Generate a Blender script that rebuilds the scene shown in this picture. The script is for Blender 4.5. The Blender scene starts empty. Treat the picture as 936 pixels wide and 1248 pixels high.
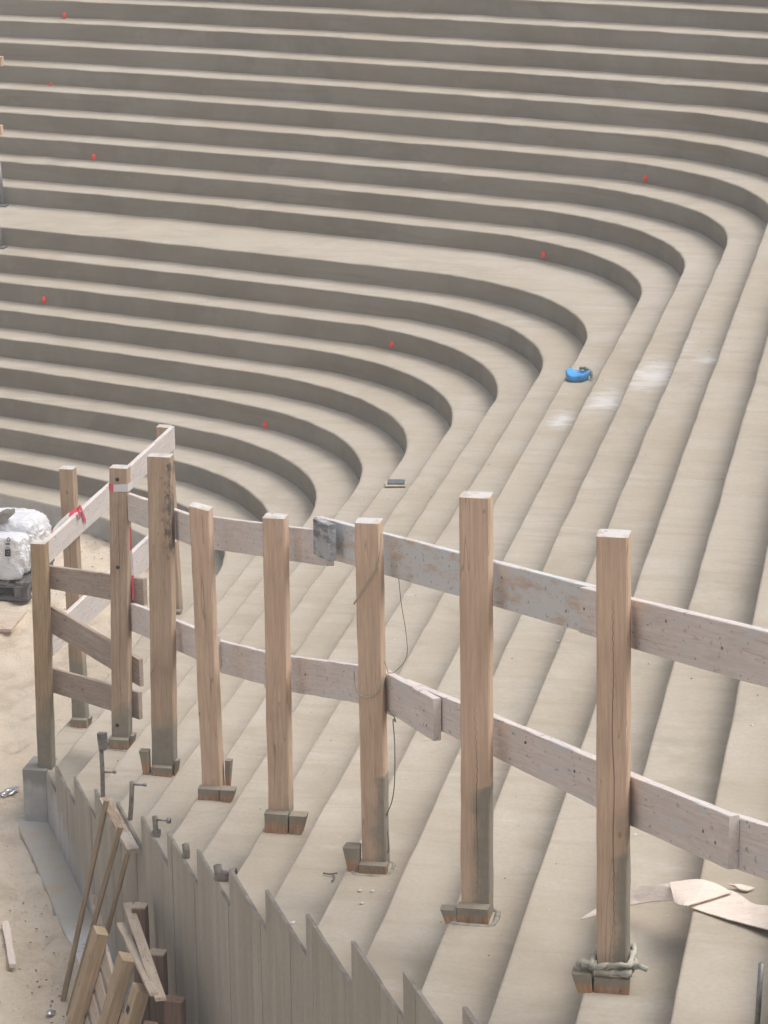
import bpy, bmesh, math, random
from mathutils import Vector, Matrix, noise as mnoise
random.seed(7)
HAZE = 0.006
S = 0.16                       # one riser height in metres; plan units below are risers
scene = bpy.context.scene
col = scene.collection
R = math.radians

# ------------------------------------------------------------------ camera numbers
F, TH, RO, HC, T, AZ, Q0, PC, EC, EL, R1, G1, B1, R2, G2, B2, IR, IN = (
    3449.558, 0.291904, 0.011273, 35.374967, 1.689015, 0.204631, -29.771899, 101.090722, 0.985253,
    3.491981, 13.660733, 0.085122, 1.093715, 72.130792, -9.89485, 0.12405, 0.003191, -0.000185)
ca, sa = math.cos(AZ), math.sin(AZ)
ct, st_ = math.cos(TH), math.sin(TH)

def ray(x, y):
    """direction (q, p, z) of the line of sight through photo pixel x, y (936 x 1248)"""
    u, v = x - 468.0, y - 624.0
    c, s = math.cos(RO), math.sin(RO)
    u, v = c*u - s*v, s*u + c*v
    X, Y, Z = u, F*ct - v*st_, -F*st_ - v*ct
    return Vector((X*ca - Y*sa, X*sa + Y*ca, Z))
O = Vector((0, 0, HC))
def on_z(x, y, z):
    d = ray(x, y); t = (z - HC)/d.z
    return O + d*t
def on_plane(x, y, p0, n):
    d = ray(x, y); t = (Vector(p0) - O).dot(n)/d.dot(n)
    return O + d*t
def pxh(P):                    # photo pixels per riser at a point
    f = Vector((-sa*ct, ca*ct, -st_))
    return F/(Vector(P)-O).dot(f)

WS, WC = -1.88359, 29.156      # end wall line  p = WS*q + WC
WD = Vector((0.46894, -0.88323, 0)); WN = Vector((0.88323, 0.46894, 0))   # along (uphill), inward
def wall_pt(q, off=0.0, z=0.0):
    return Vector((q, WS*q + WC, z)) + WN*off
def nosing_q(k): return Q0 + k*T

def sm(a, b, x):
    t = min(1, max(0, (x-a)/(b-a))); return t*t*(3-2*t)
def ground_z(q, p):
    return -1.95 + 0.95*sm(92, 113, p)

# ------------------------------------------------------------------ objects
def tag(o, label=None, cat=None, group=None, kind=None):
    if label: o['label'] = label
    if cat: o['category'] = cat
    if group: o['group'] = group
    if kind: o['kind'] = kind
    return o
def empty(name, loc, label=None, cat=None, group=None):
    o = bpy.data.objects.new(name, None); col.objects.link(o)
    o.location = Vector(loc)*S
    o.empty_display_size = 0.1
    return tag(o, label, cat, group)

class MB:
    """collects verts (riser units), faces, and two point attributes: gc (grain coordinate) and st (stain)"""
    def __init__(s): s.v, s.f, s.gc, s.stn, s.mi, s.ck = [], [], [], [], [], []
    def add(s, vs, fs, gc=None, stn=None, mi=0, ck=None):
        n = len(s.v); s.ck += list(ck) if ck else [9.0]*len(vs)
        s.v += [Vector(a) for a in vs]
        s.gc += [Vector(g) for g in (gc or vs)]
        s.stn += list(stn) if stn else [0.0]*len(vs)
        s.f += [tuple(i+n for i in f) for f in fs]; s.mi += [mi]*len(fs)
    def build(s, name, mats, parent=None, smooth=False):
        me = bpy.data.meshes.new(name)
        off = Vector((0, 0, 0))
        if parent is not None:
            off = parent.matrix_world_loc if hasattr(parent, 'matrix_world_loc') else Vector(wloc(parent))
        else:
            lo = Vector([min(v[i] for v in s.v) for i in range(3)]); hi = Vector([max(v[i] for v in s.v) for i in range(3)])
            off = Vector(((lo.x+hi.x)/2, (lo.y+hi.y)/2, lo.z))*S
        me.from_pydata([v*S - off for v in s.v], [], s.f)
        a = me.attributes.new('gc', 'FLOAT_VECTOR', 'POINT')
        a.data.foreach_set('vector', [c for g in s.gc for c in g])
        a = me.attributes.new('st', 'FLOAT', 'POINT')
        a.data.foreach_set('value', [float(x) for x in s.stn])
        a = me.attributes.new('ck', 'FLOAT', 'POINT')
        a.data.foreach_set('value', [float(x) for x in s.ck])
        if not isinstance(mats, (list, tuple)): mats = [mats]
        for m in mats: me.materials.append(m)
        me.polygons.foreach_set('material_index', s.mi)
        bm = bmesh.new(); bm.from_mesh(me)
        bmesh.ops.recalc_face_normals(bm, faces=bm.faces)
        bm.to_mesh(me); bm.free()
        if smooth: me.polygons.foreach_set('use_smooth', [True]*len(me.polygons))
        me.update()
        o = bpy.data.objects.new(name, me); col.objects.link(o)
        if parent is not None: o.parent = parent
        else: o.location = off
        return o
def wloc(o):
    l = o.location.copy()
    while o.parent: o = o.parent; l += o.location
    return l

def loft(mb, secs, cham=0.04, gl=None, wob=0.0, stain=None, cap=True, seed=0, mi=0, topmi=None, crack=None):
    """secs: list of (centre, axis a * half, axis b * half); chamfered rectangle swept through them"""
    n = len(secs); vs = []; gcs = []; sts = []; cks = []; L = 0; prev = None
    for i, (c, A, B) in enumerate(secs):
        c = Vector(c); A = Vector(A); B = Vector(B)
        if prev is not None: L += (c-prev).length
        prev = c
        ha, hb = A.length, B.length; ua, ub = A/ha, B/hb
        k = min(cham, ha*.4, hb*.4)
        ring = [(ha, hb-k), (ha-k, hb), (-ha+k, hb), (-ha, hb-k), (-ha, -hb+k), (-ha+k, -hb), (ha-k, -hb), (ha, -hb+k)]
        for j, (x, y) in enumerate(ring):
            w = 0
            if wob:
                w = wob*mnoise.noise(Vector((L*1.3+seed*7.1, j*3.3, seed*1.7)))
            P = c + ua*(x + (w if x > 0 else -w)) + ub*(y + (w if y > 0 else -w))
            vs.append(P); gcs.append((L + seed*13.7, x + seed*3.1, y + seed*5.3)); sts.append(stain(P, x/ha, y/hb) if stain else 0.0)
            cks.append(crack(i/(n-1), x) if crack else 9.0)
    fs = []
    for i in range(n-1):
        for j in range(8):
            a, b = i*8+j, i*8+(j+1) % 8
            fs.append((a, b, b+8, a+8))
    if cap:
        fs.append(tuple(range(7, -1, -1))); fs.append(tuple(range((n-1)*8, n*8)))
    mb.add(vs, fs, gcs, sts, mi, cks)
    if topmi is not None: mb.mi[-1] = topmi

def beam(mb, a, b, side, wa, wb, n=8, cham=0.03, wob=0.012, stain=None, seed=None, bow=0.0, mi=0):
    """straight timber from a to b; side = rough direction of the wa axis; wa, wb full sizes"""
    a, b = Vector(a), Vector(b); d = (b-a).normalized()
    side = Vector(side); A = (side - d*side.dot(d)).normalized(); B = d.cross(A)
    if seed is None: seed = random.random()*9
    secs = []
    for i in range(n+1):
        t = i/n
        c = a.lerp(b, t) + B*(bow*4*t*(1-t))
        secs.append((c, A*wa/2, B*wb/2))
    loft(mb, secs, cham, wob=wob, stain=stain, seed=seed, mi=mi)

def tube(mb, pts, r, n=6, cap=True, mi=0):
    pts = [Vector(p) for p in pts]; vs = []; fs = []; m = len(pts); prevA = None
    for i, p in enumerate(pts):
        d = (pts[min(i+1, m-1)] - pts[max(i-1, 0)]).normalized()
        ref = Vector((0, 0, 1)) if abs(d.z) < .95 else Vector((1, 0, 0))
        A = d.cross(ref).normalized()
        if prevA is not None:
            A2 = prevA - d*prevA.dot(d)
            if A2.length > 1e-4: A = A2.normalized()
        prevA = A; B = d.cross(A)
        rr = r[i] if isinstance(r, (list, tuple)) else r
        for j in range(n):
            an = 2*math.pi*j/n; vs.append(p + A*math.cos(an)*rr + B*math.sin(an)*rr)
    for i in range(m-1):
        for j in range(n):
            a, b = i*n+j, i*n+(j+1) % n; fs.append((a, b, b+n, a+n))
    if cap: fs.append(tuple(range(n-1, -1, -1))); fs.append(tuple(range((m-1)*n, m*n)))
    mb.add(vs, fs, mi=mi)

def smooth_path(pts, n=6):
    pts = [Vector(p) for p in pts]; out = []
    for i in range(len(pts)-1):
        p0, p1, p2, p3 = pts[max(i-1, 0)], pts[i], pts[i+1], pts[min(i+2, len(pts)-1)]
        for j in range(n):
            t = j/n
            out.append(0.5*((2*p1)+(p2-p0)*t+(2*p0-5*p1+4*p2-p3)*t*t+(3*p1-p0-3*p2+p3)*t**3))
    out.append(pts[-1]); return out

# ------------------------------------------------------------------ materials
class NT:
    def __init__(s, name):
        s.m = bpy.data.materials.new(name); s.m.use_nodes = True
        s.t = s.m.node_tree; s.t.nodes.clear()
        s.out = s.t.nodes.new('ShaderNodeOutputMaterial')
        s.b = s.t.nodes.new('ShaderNodeBsdfPrincipled')
        s.t.links.new(s.b.outputs[0], s.out.inputs[0])
    def link(s, a, b): s.t.links.new(a, b)
    def set(s, sock, v):
        if hasattr(v, 'is_linked') or isinstance(v, bpy.types.NodeSocket): s.link(v, sock)
        else: sock.default_value = v
    def obj(s): return s.t.nodes.new('ShaderNodeTexCoord').outputs['Object']
    def attr(s, n, fac=False):
        a = s.t.nodes.new('ShaderNodeAttribute'); a.attribute_name = n
        return a.outputs['Fac'] if fac else a.outputs['Vector']
    def rand(s): return s.t.nodes.new('ShaderNodeObjectInfo').outputs['Random']
    def vm(s, op, a, b=None):
        n = s.t.nodes.new('ShaderNodeVectorMath'); n.operation = op
        s.set(n.inputs[0], a)
        if b is not None: s.set(n.inputs[1], b)
        return n.outputs['Value'] if op in ('LENGTH', 'DISTANCE', 'DOT_PRODUCT') else n.outputs['Vector']
    def ma(s, op, a, b=0.0, c=None, clamp=False):
        n = s.t.nodes.new('ShaderNodeMath'); n.operation = op; n.use_clamp = clamp
        s.set(n.inputs[0], a); s.set(n.inputs[1], b)
        if c is not None: s.set(n.inputs[2], c)
        return n.outputs[0]
    def noise(s, vec, scale=1.0, det=4, rough=.55, dist=0.0):
        n = s.t.nodes.new('ShaderNodeTexNoise'); s.link(vec, n.inputs['Vector'])
        n.inputs['Scale'].default_value = scale; n.inputs['Detail'].default_value = det
        n.inputs['Roughness'].default_value = rough; n.inputs['Distortion'].default_value = dist
        return n.outputs['Fac']
    def voro(s, vec, scale=1.0):
        n = s.t.nodes.new('ShaderNodeTexVoronoi'); s.link(vec, n.inputs['Vector']); n.inputs['Scale'].default_value = scale
        return n.outputs['Distance']
    def ramp(s, fac, stops):
        n = s.t.nodes.new('ShaderNodeValToRGB'); s.link(fac, n.inputs[0]); e = n.color_ramp.elements
        while len(e) < len(stops): e.new(0.5)
        for i, (p, c) in enumerate(stops):
            e[i].position = p; e[i].color = (c[0], c[1], c[2], 1) if isinstance(c, (tuple, list)) else (c, c, c, 1)
        return n.outputs[0]
    def mr(s, v, a, b, c=0.0, d=1.0):
        n = s.t.nodes.new('ShaderNodeMapRange'); s.link(v, n.inputs[0])
        for i, x in enumerate((a, b, c, d)): n.inputs[i+1].default_value = x
        n.interpolation_type = 'SMOOTHSTEP'
        return n.outputs[0]
    def mix(s, f, a, b, mode='MIX'):
        n = s.t.nodes.new('ShaderNodeMix'); n.data_type = 'RGBA'; n.blend_type = mode
        s.set(n.inputs[0], f)
        for sock, v in ((n.inputs[6], a), (n.inputs[7], b)):
            if isinstance(v, (tuple, list)): sock.default_value = (v[0], v[1], v[2], 1)
            else: s.link(v, sock)
        return n.outputs[2]
    def bump(s, h, strength=.3, dist=.01):
        n = s.t.nodes.new('ShaderNodeBump'); n.inputs['Strength'].default_value = strength; n.inputs['Distance'].default_value = dist
        s.link(h, n.inputs['Height']); s.link(n.outputs[0], s.b.inputs['Normal'])
    def fin(s, c, rough=.85, spec=.3):
        s.set(s.b.inputs['Base Color'], c if not isinstance(c, tuple) else (c[0], c[1], c[2], 1))
        s.set(s.b.inputs['Roughness'], rough); s.b.inputs['Specular IOR Level'].default_value = spec
        return s.m

def wood(name, light, dark, grey=0.0, knot=1.0, greycol=(.42, .41, .40), stcol=(.26, .25, .205), blotch=0.25, crack=0.4):
    n = NT(name); g = n.attr('gc')
    rv = n.t.nodes.new('ShaderNodeCombineXYZ'); r = n.rand()
    n.link(n.ma('MULTIPLY', r, 61.0), rv.inputs[0]); n.link(n.ma('MULTIPLY', r, 17.0), rv.inputs[1])
    g = n.vm('ADD', g, rv.outputs[0])
    ks = n.voro(n.vm('MULTIPLY', g, (1.15, 2.3, 2.3)), .75)       # knots
    kmask = n.mr(ks, .05, .10, 1.0, 0.0); kring = n.mr(ks, .07, .24, 1.0, 0.0)
    gv = n.vm('MULTIPLY', g, (.45, 9.0, 9.0))
    gr = n.noise(gv, 1.6, 5, .6, .35)
    fine = n.noise(n.vm('MULTIPLY', g, (2.0, 60.0, 60.0)), 1.0, 3, .6)
    c = n.mix(n.mr(gr, .3, .7), light, dark)
    c = n.mix(n.ma('MULTIPLY', n.mr(fine, .45, .75), .35), c, tuple(x*.6 for x in dark))
    bl = n.noise(n.vm('MULTIPLY', g, (.9, 1.6, 1.6)), 1.0, 4, .6)
    c = n.mix(n.ma('MULTIPLY', n.mr(bl, .45, .75), blotch), c, tuple(x*.55 for x in dark))
    c = n.mix(n.ma('MULTIPLY', kring, .35*knot), c, dark)
    c = n.mix(n.ma('MULTIPLY', kmask, .6*knot), c, (dark[0]*.35, dark[1]*.28, dark[2]*.25))
    cr = n.noise(n.vm('MULTIPLY', g, (.22, 5.0, 5.0)), 1.0, 1, .4, .2)   # drying cracks along the grain
    cm = n.ma('MULTIPLY', n.mr(n.ma('ABSOLUTE', n.ma('SUBTRACT', cr, .42)), .002, .008, 1.0, 0.0), crack)
    c = n.mix(cm, c, (dark[0]*.25, dark[1]*.2, dark[2]*.18))
    if grey:
        gm = n.noise(n.vm('MULTIPLY', g, (.8, 3.0, 3.0)), 1.0, 6, .7)
        c = n.mix(n.mr(gm, .62-grey*.42, .76-grey*.42), c, greycol)
        sp = n.noise(n.vm('MULTIPLY', g, (5., 9.0, 9.0)), 1.0, 3, .6)
        c = n.mix(n.ma('MULTIPLY', n.mr(sp, .62, .70), .5), c, (.10, .10, .09))
    st = n.attr('st', True)
    sn = n.noise(g, 1.4, 5, .7)
    sm_ = n.mr(n.ma('ADD', st, n.ma('MULTIPLY', n.ma('SUBTRACT', sn, .5), .8)), .30, .74)
    sc = n.mix(n.noise(g, 6.0, 3), tuple(x*.75 for x in stcol), tuple(x*1.3 for x in stcol))
    c = n.mix(n.ma('MULTIPLY', sm_, .85), c, sc)
    bn = n.noise(n.vm('MULTIPLY', g, (1.2, 2.2, 2.2)), 2.2, 5, .7)
    c = n.mix(n.mr(n.ma('ADD', n.ma('MULTIPLY', st, -1.0), n.ma('MULTIPLY', n.ma('SUBTRACT', bn, .5), 2.2)), .55, .95, 0.0, .8), c, (.085, .075, .07))
    ck = n.ma('ABSOLUTE', n.attr('ck', True))
    c = n.mix(n.mr(ck, .005, .014, .8, 0.0), c, (dark[0]*.25, dark[1]*.2, dark[2]*.18))
    n.bump(n.ma('ADD', n.ma('MULTIPLY', gr, .6), fine), .35, .003)
    return n.fin(c, .82, .25)

M = {}
M['post'] = wood('planed_pine', (.71, .53, .395), (.59, .425, .305), knot=1.0)
M['sawn_end'] = wood('pale_sawn_end', (.62, .56, .50), (.50, .43, .37), grey=.5, greycol=(.62, .60, .58), knot=0, crack=.3)  # paler, greyer colour for the top faces of the posts
M['post_brown'] = wood('brown_pine', (.57, .435, .315), (.45, .325, .225), knot=1.0, blotch=.35)
M['post_yellow'] = wood('yellow_brown_pine', (.52, .385, .24), (.39, .27, .155), blotch=.4)
M['rail'] = wood('pale_rail_board', (.78, .715, .685), (.68, .61, .575), grey=.25, greycol=(.66, .65, .65), knot=.6, crack=.25, blotch=.15)
M['rail_grey'] = wood('weathered_grey_board', (.72, .62, .55), (.60, .50, .44), grey=.60, greycol=(.67, .68, .695), knot=.4, crack=.3)
M['rail_brown'] = wood('brown_board', (.50, .41, .345), (.39, .31, .255), grey=.2, greycol=(.48, .45, .42))
M['block_grey'] = wood('old_grey_block', (.30, .31, .33), (.16, .17, .19), grey=.5, greycol=(.46, .48, .50), crack=.8)
M['wedge'] = wood('wedge_wood', (.50, .32, .20), (.36, .20, .115), grey=.15, greycol=(.42, .38, .33))
M['pallet'] = wood('pallet_wood', (.54, .42, .29), (.42, .31, .20), blotch=.2)
M['pale_plank'] = wood('pale_plank', (.64, .54, .44), (.53, .43, .33), grey=.2, greycol=(.55, .52, .49))
M['timber_dark'] = wood('dark_red_timber', (.34, .235, .175), (.23, .15, .11), knot=.3)
M['stick'] = wood('old_stick', (.46, .37, .26), (.33, .25, .17), knot=.2)
M['pallet_dark'] = wood('grey_old_pallet', (.17, .155, .145), (.10, .09, .085), grey=.3, greycol=(.27, .26, .26))
M['veneer'] = wood('fresh_veneer', (.86, .77, .70), (.80, .68, .59), knot=.1, blotch=.08, crack=.05)
M['osb'] = wood('speckled_board', (.48, .37, .28), (.27, .19, .13), grey=.45, greycol=(.52, .47, .42), knot=0)

def concrete_tread():
    n = NT('steel_trowelled_concrete'); o = n.obj()       # object space: metres
    big = n.noise(o, .55, 5, .6); mid = n.noise(o, 3.0, 5, .65); fine = n.noise(o, 60.0, 4, .7); g2 = n.noise(o, 220.0, 2, .6)
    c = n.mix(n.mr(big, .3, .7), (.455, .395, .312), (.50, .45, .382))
    c = n.mix(n.ma('MULTIPLY', n.mr(mid, .38, .72), .6), c, (.54, .51, .45))
    band = n.noise(n.vm('MULTIPLY', o, (1.0, 7.0, 4.0)), 1.3, 4, .6)
    c = n.mix(n.ma('MULTIPLY', n.mr(band, .46, .70), .5), c, (.40, .345, .27))
    lime = n.noise(n.vm('MULTIPLY', o, (1.6, 5.0, 3.0)), 1.1, 5, .7)
    c = n.mix(n.ma('MULTIPLY', n.mr(lime, .60, .74), .40), c, (.62, .60, .57))
    c = n.mix(n.mr(fine, .35, .75, 0.0, .38), c, (.36, .315, .24))
    c = n.mix(n.mr(g2, .62, .78, 0.0, .22), c, (.56, .52, .46))
    bl = n.noise(o, 1.5, 6, .7, .5)
    c = n.mix(n.mr(bl, .50, .68, 0.0, .55), c, (.36, .315, .24))
    jl = n.noise(n.vm('MULTIPLY', o, (.25, 1.7, .6)), 1.0, 2, .4)
    jm = n.mr(n.ma('ABSOLUTE', n.ma('SUBTRACT', jl, .5)), .002, .008, .16, 0.0)
    c = n.mix(jm, c, (.27, .235, .18))
    # spilled lime patches seen on the steps
    off = TERR_LOC
    msk = None
    for x, y, k, rx, ry in ((738, 489, 10, .22, .24), (798, 456, 11, .24, .34), (686, 510, 9, .12, .2), 
                            (864, 438, 12, .12, .10)):
        P = on_z(x, y, k)*S - off
        d = n.vm('SUBTRACT', o, tuple(P)); d = n.vm('MULTIPLY', d, (1/rx, 1/ry*.6, 0.0))
        l = n.ma('SUBTRACT', 1.0, n.vm('LENGTH', d))
        msk = l if msk is None else n.ma('MAXIMUM', msk, l)
    pn = n.noise(n.vm('MULTIPLY', o, (2.0, 4.2, 1.0)), 3.0, 6, .75, .4)
    msk = n.mr(n.ma('ADD', msk, n.ma('MULTIPLY', n.ma('SUBTRACT', pn, .55), 2.2)), 0.0, 1.0, 0.0, .72)
    c = n.mix(msk, c, (.74, .74, .74))
    n.bump(n.ma('ADD', n.ma('MULTIPLY', mid, .8), n.ma('MULTIPLY', fine, .25)), .35, .02)
    return n.fin(c, .8, .3)
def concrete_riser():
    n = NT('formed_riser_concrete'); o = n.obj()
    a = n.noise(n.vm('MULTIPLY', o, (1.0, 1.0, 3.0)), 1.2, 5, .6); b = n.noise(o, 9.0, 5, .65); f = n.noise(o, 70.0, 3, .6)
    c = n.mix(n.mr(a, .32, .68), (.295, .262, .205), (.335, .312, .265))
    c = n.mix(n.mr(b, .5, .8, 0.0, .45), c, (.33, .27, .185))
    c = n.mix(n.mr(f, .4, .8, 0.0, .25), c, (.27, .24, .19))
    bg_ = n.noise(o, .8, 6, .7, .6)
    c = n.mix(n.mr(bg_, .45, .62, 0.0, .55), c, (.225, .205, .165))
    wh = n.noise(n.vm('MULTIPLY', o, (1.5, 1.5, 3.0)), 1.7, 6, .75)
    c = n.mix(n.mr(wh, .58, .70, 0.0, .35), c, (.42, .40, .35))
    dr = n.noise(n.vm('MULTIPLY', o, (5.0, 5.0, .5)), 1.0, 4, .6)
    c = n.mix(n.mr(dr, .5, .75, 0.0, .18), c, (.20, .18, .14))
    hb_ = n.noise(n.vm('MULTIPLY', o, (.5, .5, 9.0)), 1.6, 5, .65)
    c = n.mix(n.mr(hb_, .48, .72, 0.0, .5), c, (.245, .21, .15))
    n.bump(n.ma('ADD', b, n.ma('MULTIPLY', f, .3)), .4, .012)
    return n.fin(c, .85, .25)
def concrete_wall():
    n = NT('board_marked_concrete'); o = n.obj(); g = n.attr('gc'); v = n.attr('st', True)
    sk = n.noise(n.vm('MULTIPLY', g, (1.5, 1.0, .16)), 1.0, 4, .55); m = n.noise(g, 1.1, 5, .65); f = n.noise(o, 60., 4, .65)
    c = n.mix(n.mr(sk, .3, .7), (.46, .45, .43), (.60, .60, .595))
    c = n.mix(n.ma('MULTIPLY', v, .38), c, (.30, .285, .25))
    # brown scum line running down the wall: x of gc is the run along the wall, z the height
    sx = n.t.nodes.new('ShaderNodeSeparateXYZ'); n.link(g, sx.inputs[0])
    line = n.ma('SUBTRACT', sx.outputs[2], n.ma('ADD', n.ma('MULTIPLY', sx.outputs[0], -.10), -.3))
    msk = n.mr(n.ma('ADD', line, n.ma('MULTIPLY', n.ma('SUBTRACT', m, .5), 2.0)), -.3, .5, 0.0, .85)
    msk2 = n.mr(n.ma('ADD', sx.outputs[0], n.ma('MULTIPLY', m, 6.0)), 22.0, 30.0, 0.0, .8)
    msk = n.ma('MAXIMUM', msk, msk2)
    c = n.mix(msk, c, n.mix(n.mr(sk, .3, .75), (.37, .34, .28), (.46, .43, .365)))
    c = n.mix(n.mr(f, .4, .8, 0.0, .25), c, (.16, .15, .13))
    n.bump(n.ma('ADD', n.ma('MULTIPLY', sk, .8), f), .4, .008)
    return n.fin(c, .85, .25)
def sand_mat():
    n = NT('trodden_sand'); o = n.obj()
    a = n.noise(o, .9, 5, .6); b = n.noise(o, 6.0, 5, .7); f = n.noise(o, 45., 4, .75); d = n.noise(o, 2.6, 5, .7)
    c = n.mix(n.mr(a, .35, .65), (.68, .58, .455), (.66, .585, .485))
    c = n.mix(n.mr(b, .4, .8, 0.0, .5), c, (.53, .43, .32))
    c = n.mix(n.mr(d, .47, .66, 0.0, .7), c, (.47, .385, .295))
    c = n.mix(n.mr(f, .55, .8, 0.0, .5), c, (.42, .34, .25))
    n.bump(n.ma('ADD', n.ma('MULTIPLY', b, 1.2), n.ma('MULTIPLY', f, .5)), .7, .03)
    return n.fin(c, .95, .1)
def plain(name, c, rough=.6, metal=0.0, var=.15, scale=20., spec=.4):
    n = NT(name); a = n.noise(n.obj(), scale, 4, .6)
    cc = n.mix(n.mr(a, .3, .75), c, tuple(x*(1-var) for x in c)); n.b.inputs['Metallic'].default_value = metal
    n.bump(a, .15, .004)
    return n.fin(cc, rough, spec)
M['sand'] = sand_mat()
M['steel'] = plain('galvanised_steel', (.34, .335, .33), .45, .5, .35, 60)
M['rust'] = plain('rusty_steel', (.31, .285, .255), .7, .3, .5, 50)
M['alu'] = plain('shiny_foil', (.8, .8, .82), .22, .9, .1)
M['red'] = plain('red_plastic', (1.0, .10, .06), .5, 0, .15)
M['tape_red'] = plain('pink_red_tape', (.80, .11, .17), .45, 0, .15)
M['tape_white'] = plain('white_tape', (.76, .75, .76), .45, 0, .08)
M['blue'] = plain('bright_blue_plastic', (.09, .40, .86), .45, 0, .35, 9)
M['rag'] = plain('grey_green_rag', (.26, .29, .22), .9, 0, .4)
M['string'] = plain('pale_string', (.50, .44, .34), .9, 0, .2)
M['wire'] = plain('dark_wire', (.22, .19, .155), .7, .2, .2)
M['cloth'] = plain('dirty_cloth', (.54, .53, .45), .95, 0, .5, 25)
M['black'] = plain('black_print', (.03, .03, .035), .7, 0, .1)
M['grey_print'] = plain('grey_print', (.33, .34, .40), .7, 0, .1)
M['mortar'] = plain('grey_mortar', (.40, .38, .33), .95, 0, .4, 30)
M['float'] = plain('grey_metal_plate', (.20, .23, .26), .5, .3, .25, 40)
M['chip'] = plain('white_chip', (.72, .71, .68), .8, 0, .2)
M['grit'] = plain('dark_grit', (.25, .20, .15), .95, 0, .4)
M['stone'] = plain('grey_stone', (.30, .275, .245), .9, 0, .45, 14)
M['plinth'] = plain('smooth_grey_concrete', (.52, .51, .485), .85, 0, .25, 5)
def sackmat():
    n = NT('white_plastic_film'); a = n.noise(n.obj(), 7., 5, .7, .6)
    c = n.mix(n.mr(a, .35, .75), (.78, .79, .82), (.66, .68, .73))
    n.bump(a, .6, .03)
    return n.fin(c, .32, .5)
M['sack'] = sackmat()
def footmat():
    n = NT('dusty_footing'); o = n.obj(); a = n.noise(o, 2.2, 5, .7); b = n.noise(o, 18., 5, .7)
    c = n.mix(n.mr(a, .42, .6), (.50, .49, .465), (.52, .45, .36))
    w = n.mr(n.vm('LENGTH', n.vm('SUBTRACT', o, (-.62, 1.15, .1))), .12, .42, 1.0, 0.0)
    c = n.mix(n.ma('MULTIPLY', w, n.mr(b, .3, .5)), c, (.74, .74, .74))
    n.bump(b, .4, .01)
    return n.fin(c, .9, .2)

# ------------------------------------------------------------------ stepped terrace
NLEV = 27
TERR = empty('stepped_terrace', (-5, 95, 0), 'curved pale concrete amphitheatre steps sweeping round the sand floor', 'steps')
TERR_LOC = TERR.location.copy()
M['tread'] = concrete_tread(); M['riser'] = concrete_riser(); M['wall'] = concrete_wall()

def curve(k):
    q = Q0 + k*T; p = PC + EC*k + (EL if k >= 10 else 0)
    def near(s): return Vector((q - (1-math.cos(s*IN))/IN, p - math.sin(s*IN)/IN))
    s = 20.0
    for _ in range(40):        # where this nosing meets the inner face of the end wall
        P = near(s); s += (P.y - (WS*P.x + WC + .07/0.46894))
    out = []
    NN = 70
    for i in range(NN+1): out.append(near(s*(1-i/NN)))
    h = 0.0; x = Vector((q, p))
    for r, b, m in ((R1 + G1*k, B1, 40), (max(2.0, R2 + G2*k), B2, 6)):
        for i in range(1, m+1):
            a = b*i/m
            out.append(Vector((x.x + r*(math.cos(h+a)-math.cos(h)), x.y + r*(math.sin(h+a)-math.sin(h)))))
        x = out[-1].copy(); h += b
    r = 1/IR + k*T
    for i in range(1, 121):
        a = 100.0*i/120/r
        out.append(Vector((x.x + r*(math.cos(h+a)-math.cos(h)), x.y + r*(math.sin(h+a)-math.sin(h)))))
    return out
# r2 shrinks with k in the fit; keep it positive and let the far sweep carry on from there
CURVES = [curve(k) for k in range(NLEV+1)]
def wob(P, k, s): return mnoise.noise(Vector((P.x*.55, P.y*.55, k*9.1+s)))
def tangent_len(a, b): return max(.2, (b-a).length)
for k in range(NLEV):
    A, B = CURVES[k], CURVES[k+1]
    base = -2.3 if k == 0 else k-1.05
    top_last = (k == NLEV-1)
    vs = []; mi_rows = []
    n = len(A)
    prof = [(0.0, base, 1), (0.0, k-.75, 1), (.004, k-.45, 1), (.008, k-.12, 1), (.016, k-.05, 1), (.05, k-.012, 0), (.11, k-.002, 0), (.2, k, 0), ('m', k, 0),
            (-.3, k+.002, 0), (-.14, k+.010, 0), (-.05, k+.03, 0), (-.0, k+.08, 0)]
    m = len(prof)
    for i in range(n):
        gap = (B[i]-A[i]).length
        dv = (B[i]-A[i])/gap
        w0 = .035*wob(A[i], k, 0) + .028*mnoise.noise(Vector((A[i].x*2.3, A[i].y*2.3, k*3.7)))
        w1 = .035*wob(B[i], k+1, 0) + .028*mnoise.noise(Vector((B[i].x*2.3, B[i].y*2.3, (k+1)*3.7)))
        wz = .03*mnoise.noise(Vector((A[i].x*.6, A[i].y*.6, k*5.3+40))) + .016*mnoise.noise(Vector((A[i].x*1.9, A[i].y*1.9, k*2.3+11)))
        for t, z, mm in prof:
            if t == 'm': d = gap*.5
            elif t < 0 or (t == 0 and mm == 0): d = gap + t + w1
            else: d = t + w0
            P = A[i] + dv*d
            fade = 1.0 if k-.3 < z else 0.0
            vs.append(Vector((P.x, P.y, z + wz*fade + .012*fade*mnoise.noise(Vector((P.x*1.7, P.y*1.7, k))))))
    mb = MB(); fs = []; mis = []
    for i in range(n-1):
        for j in range(m-1):
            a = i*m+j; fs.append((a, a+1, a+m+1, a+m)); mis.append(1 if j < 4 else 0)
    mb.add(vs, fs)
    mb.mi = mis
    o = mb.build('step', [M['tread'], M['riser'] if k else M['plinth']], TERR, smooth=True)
    if k == 9: o['label'] = 'wide landing step halfway up'
    if k == 0: o['label'] = 'lowest step with a smooth grey kerb face'

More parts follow.
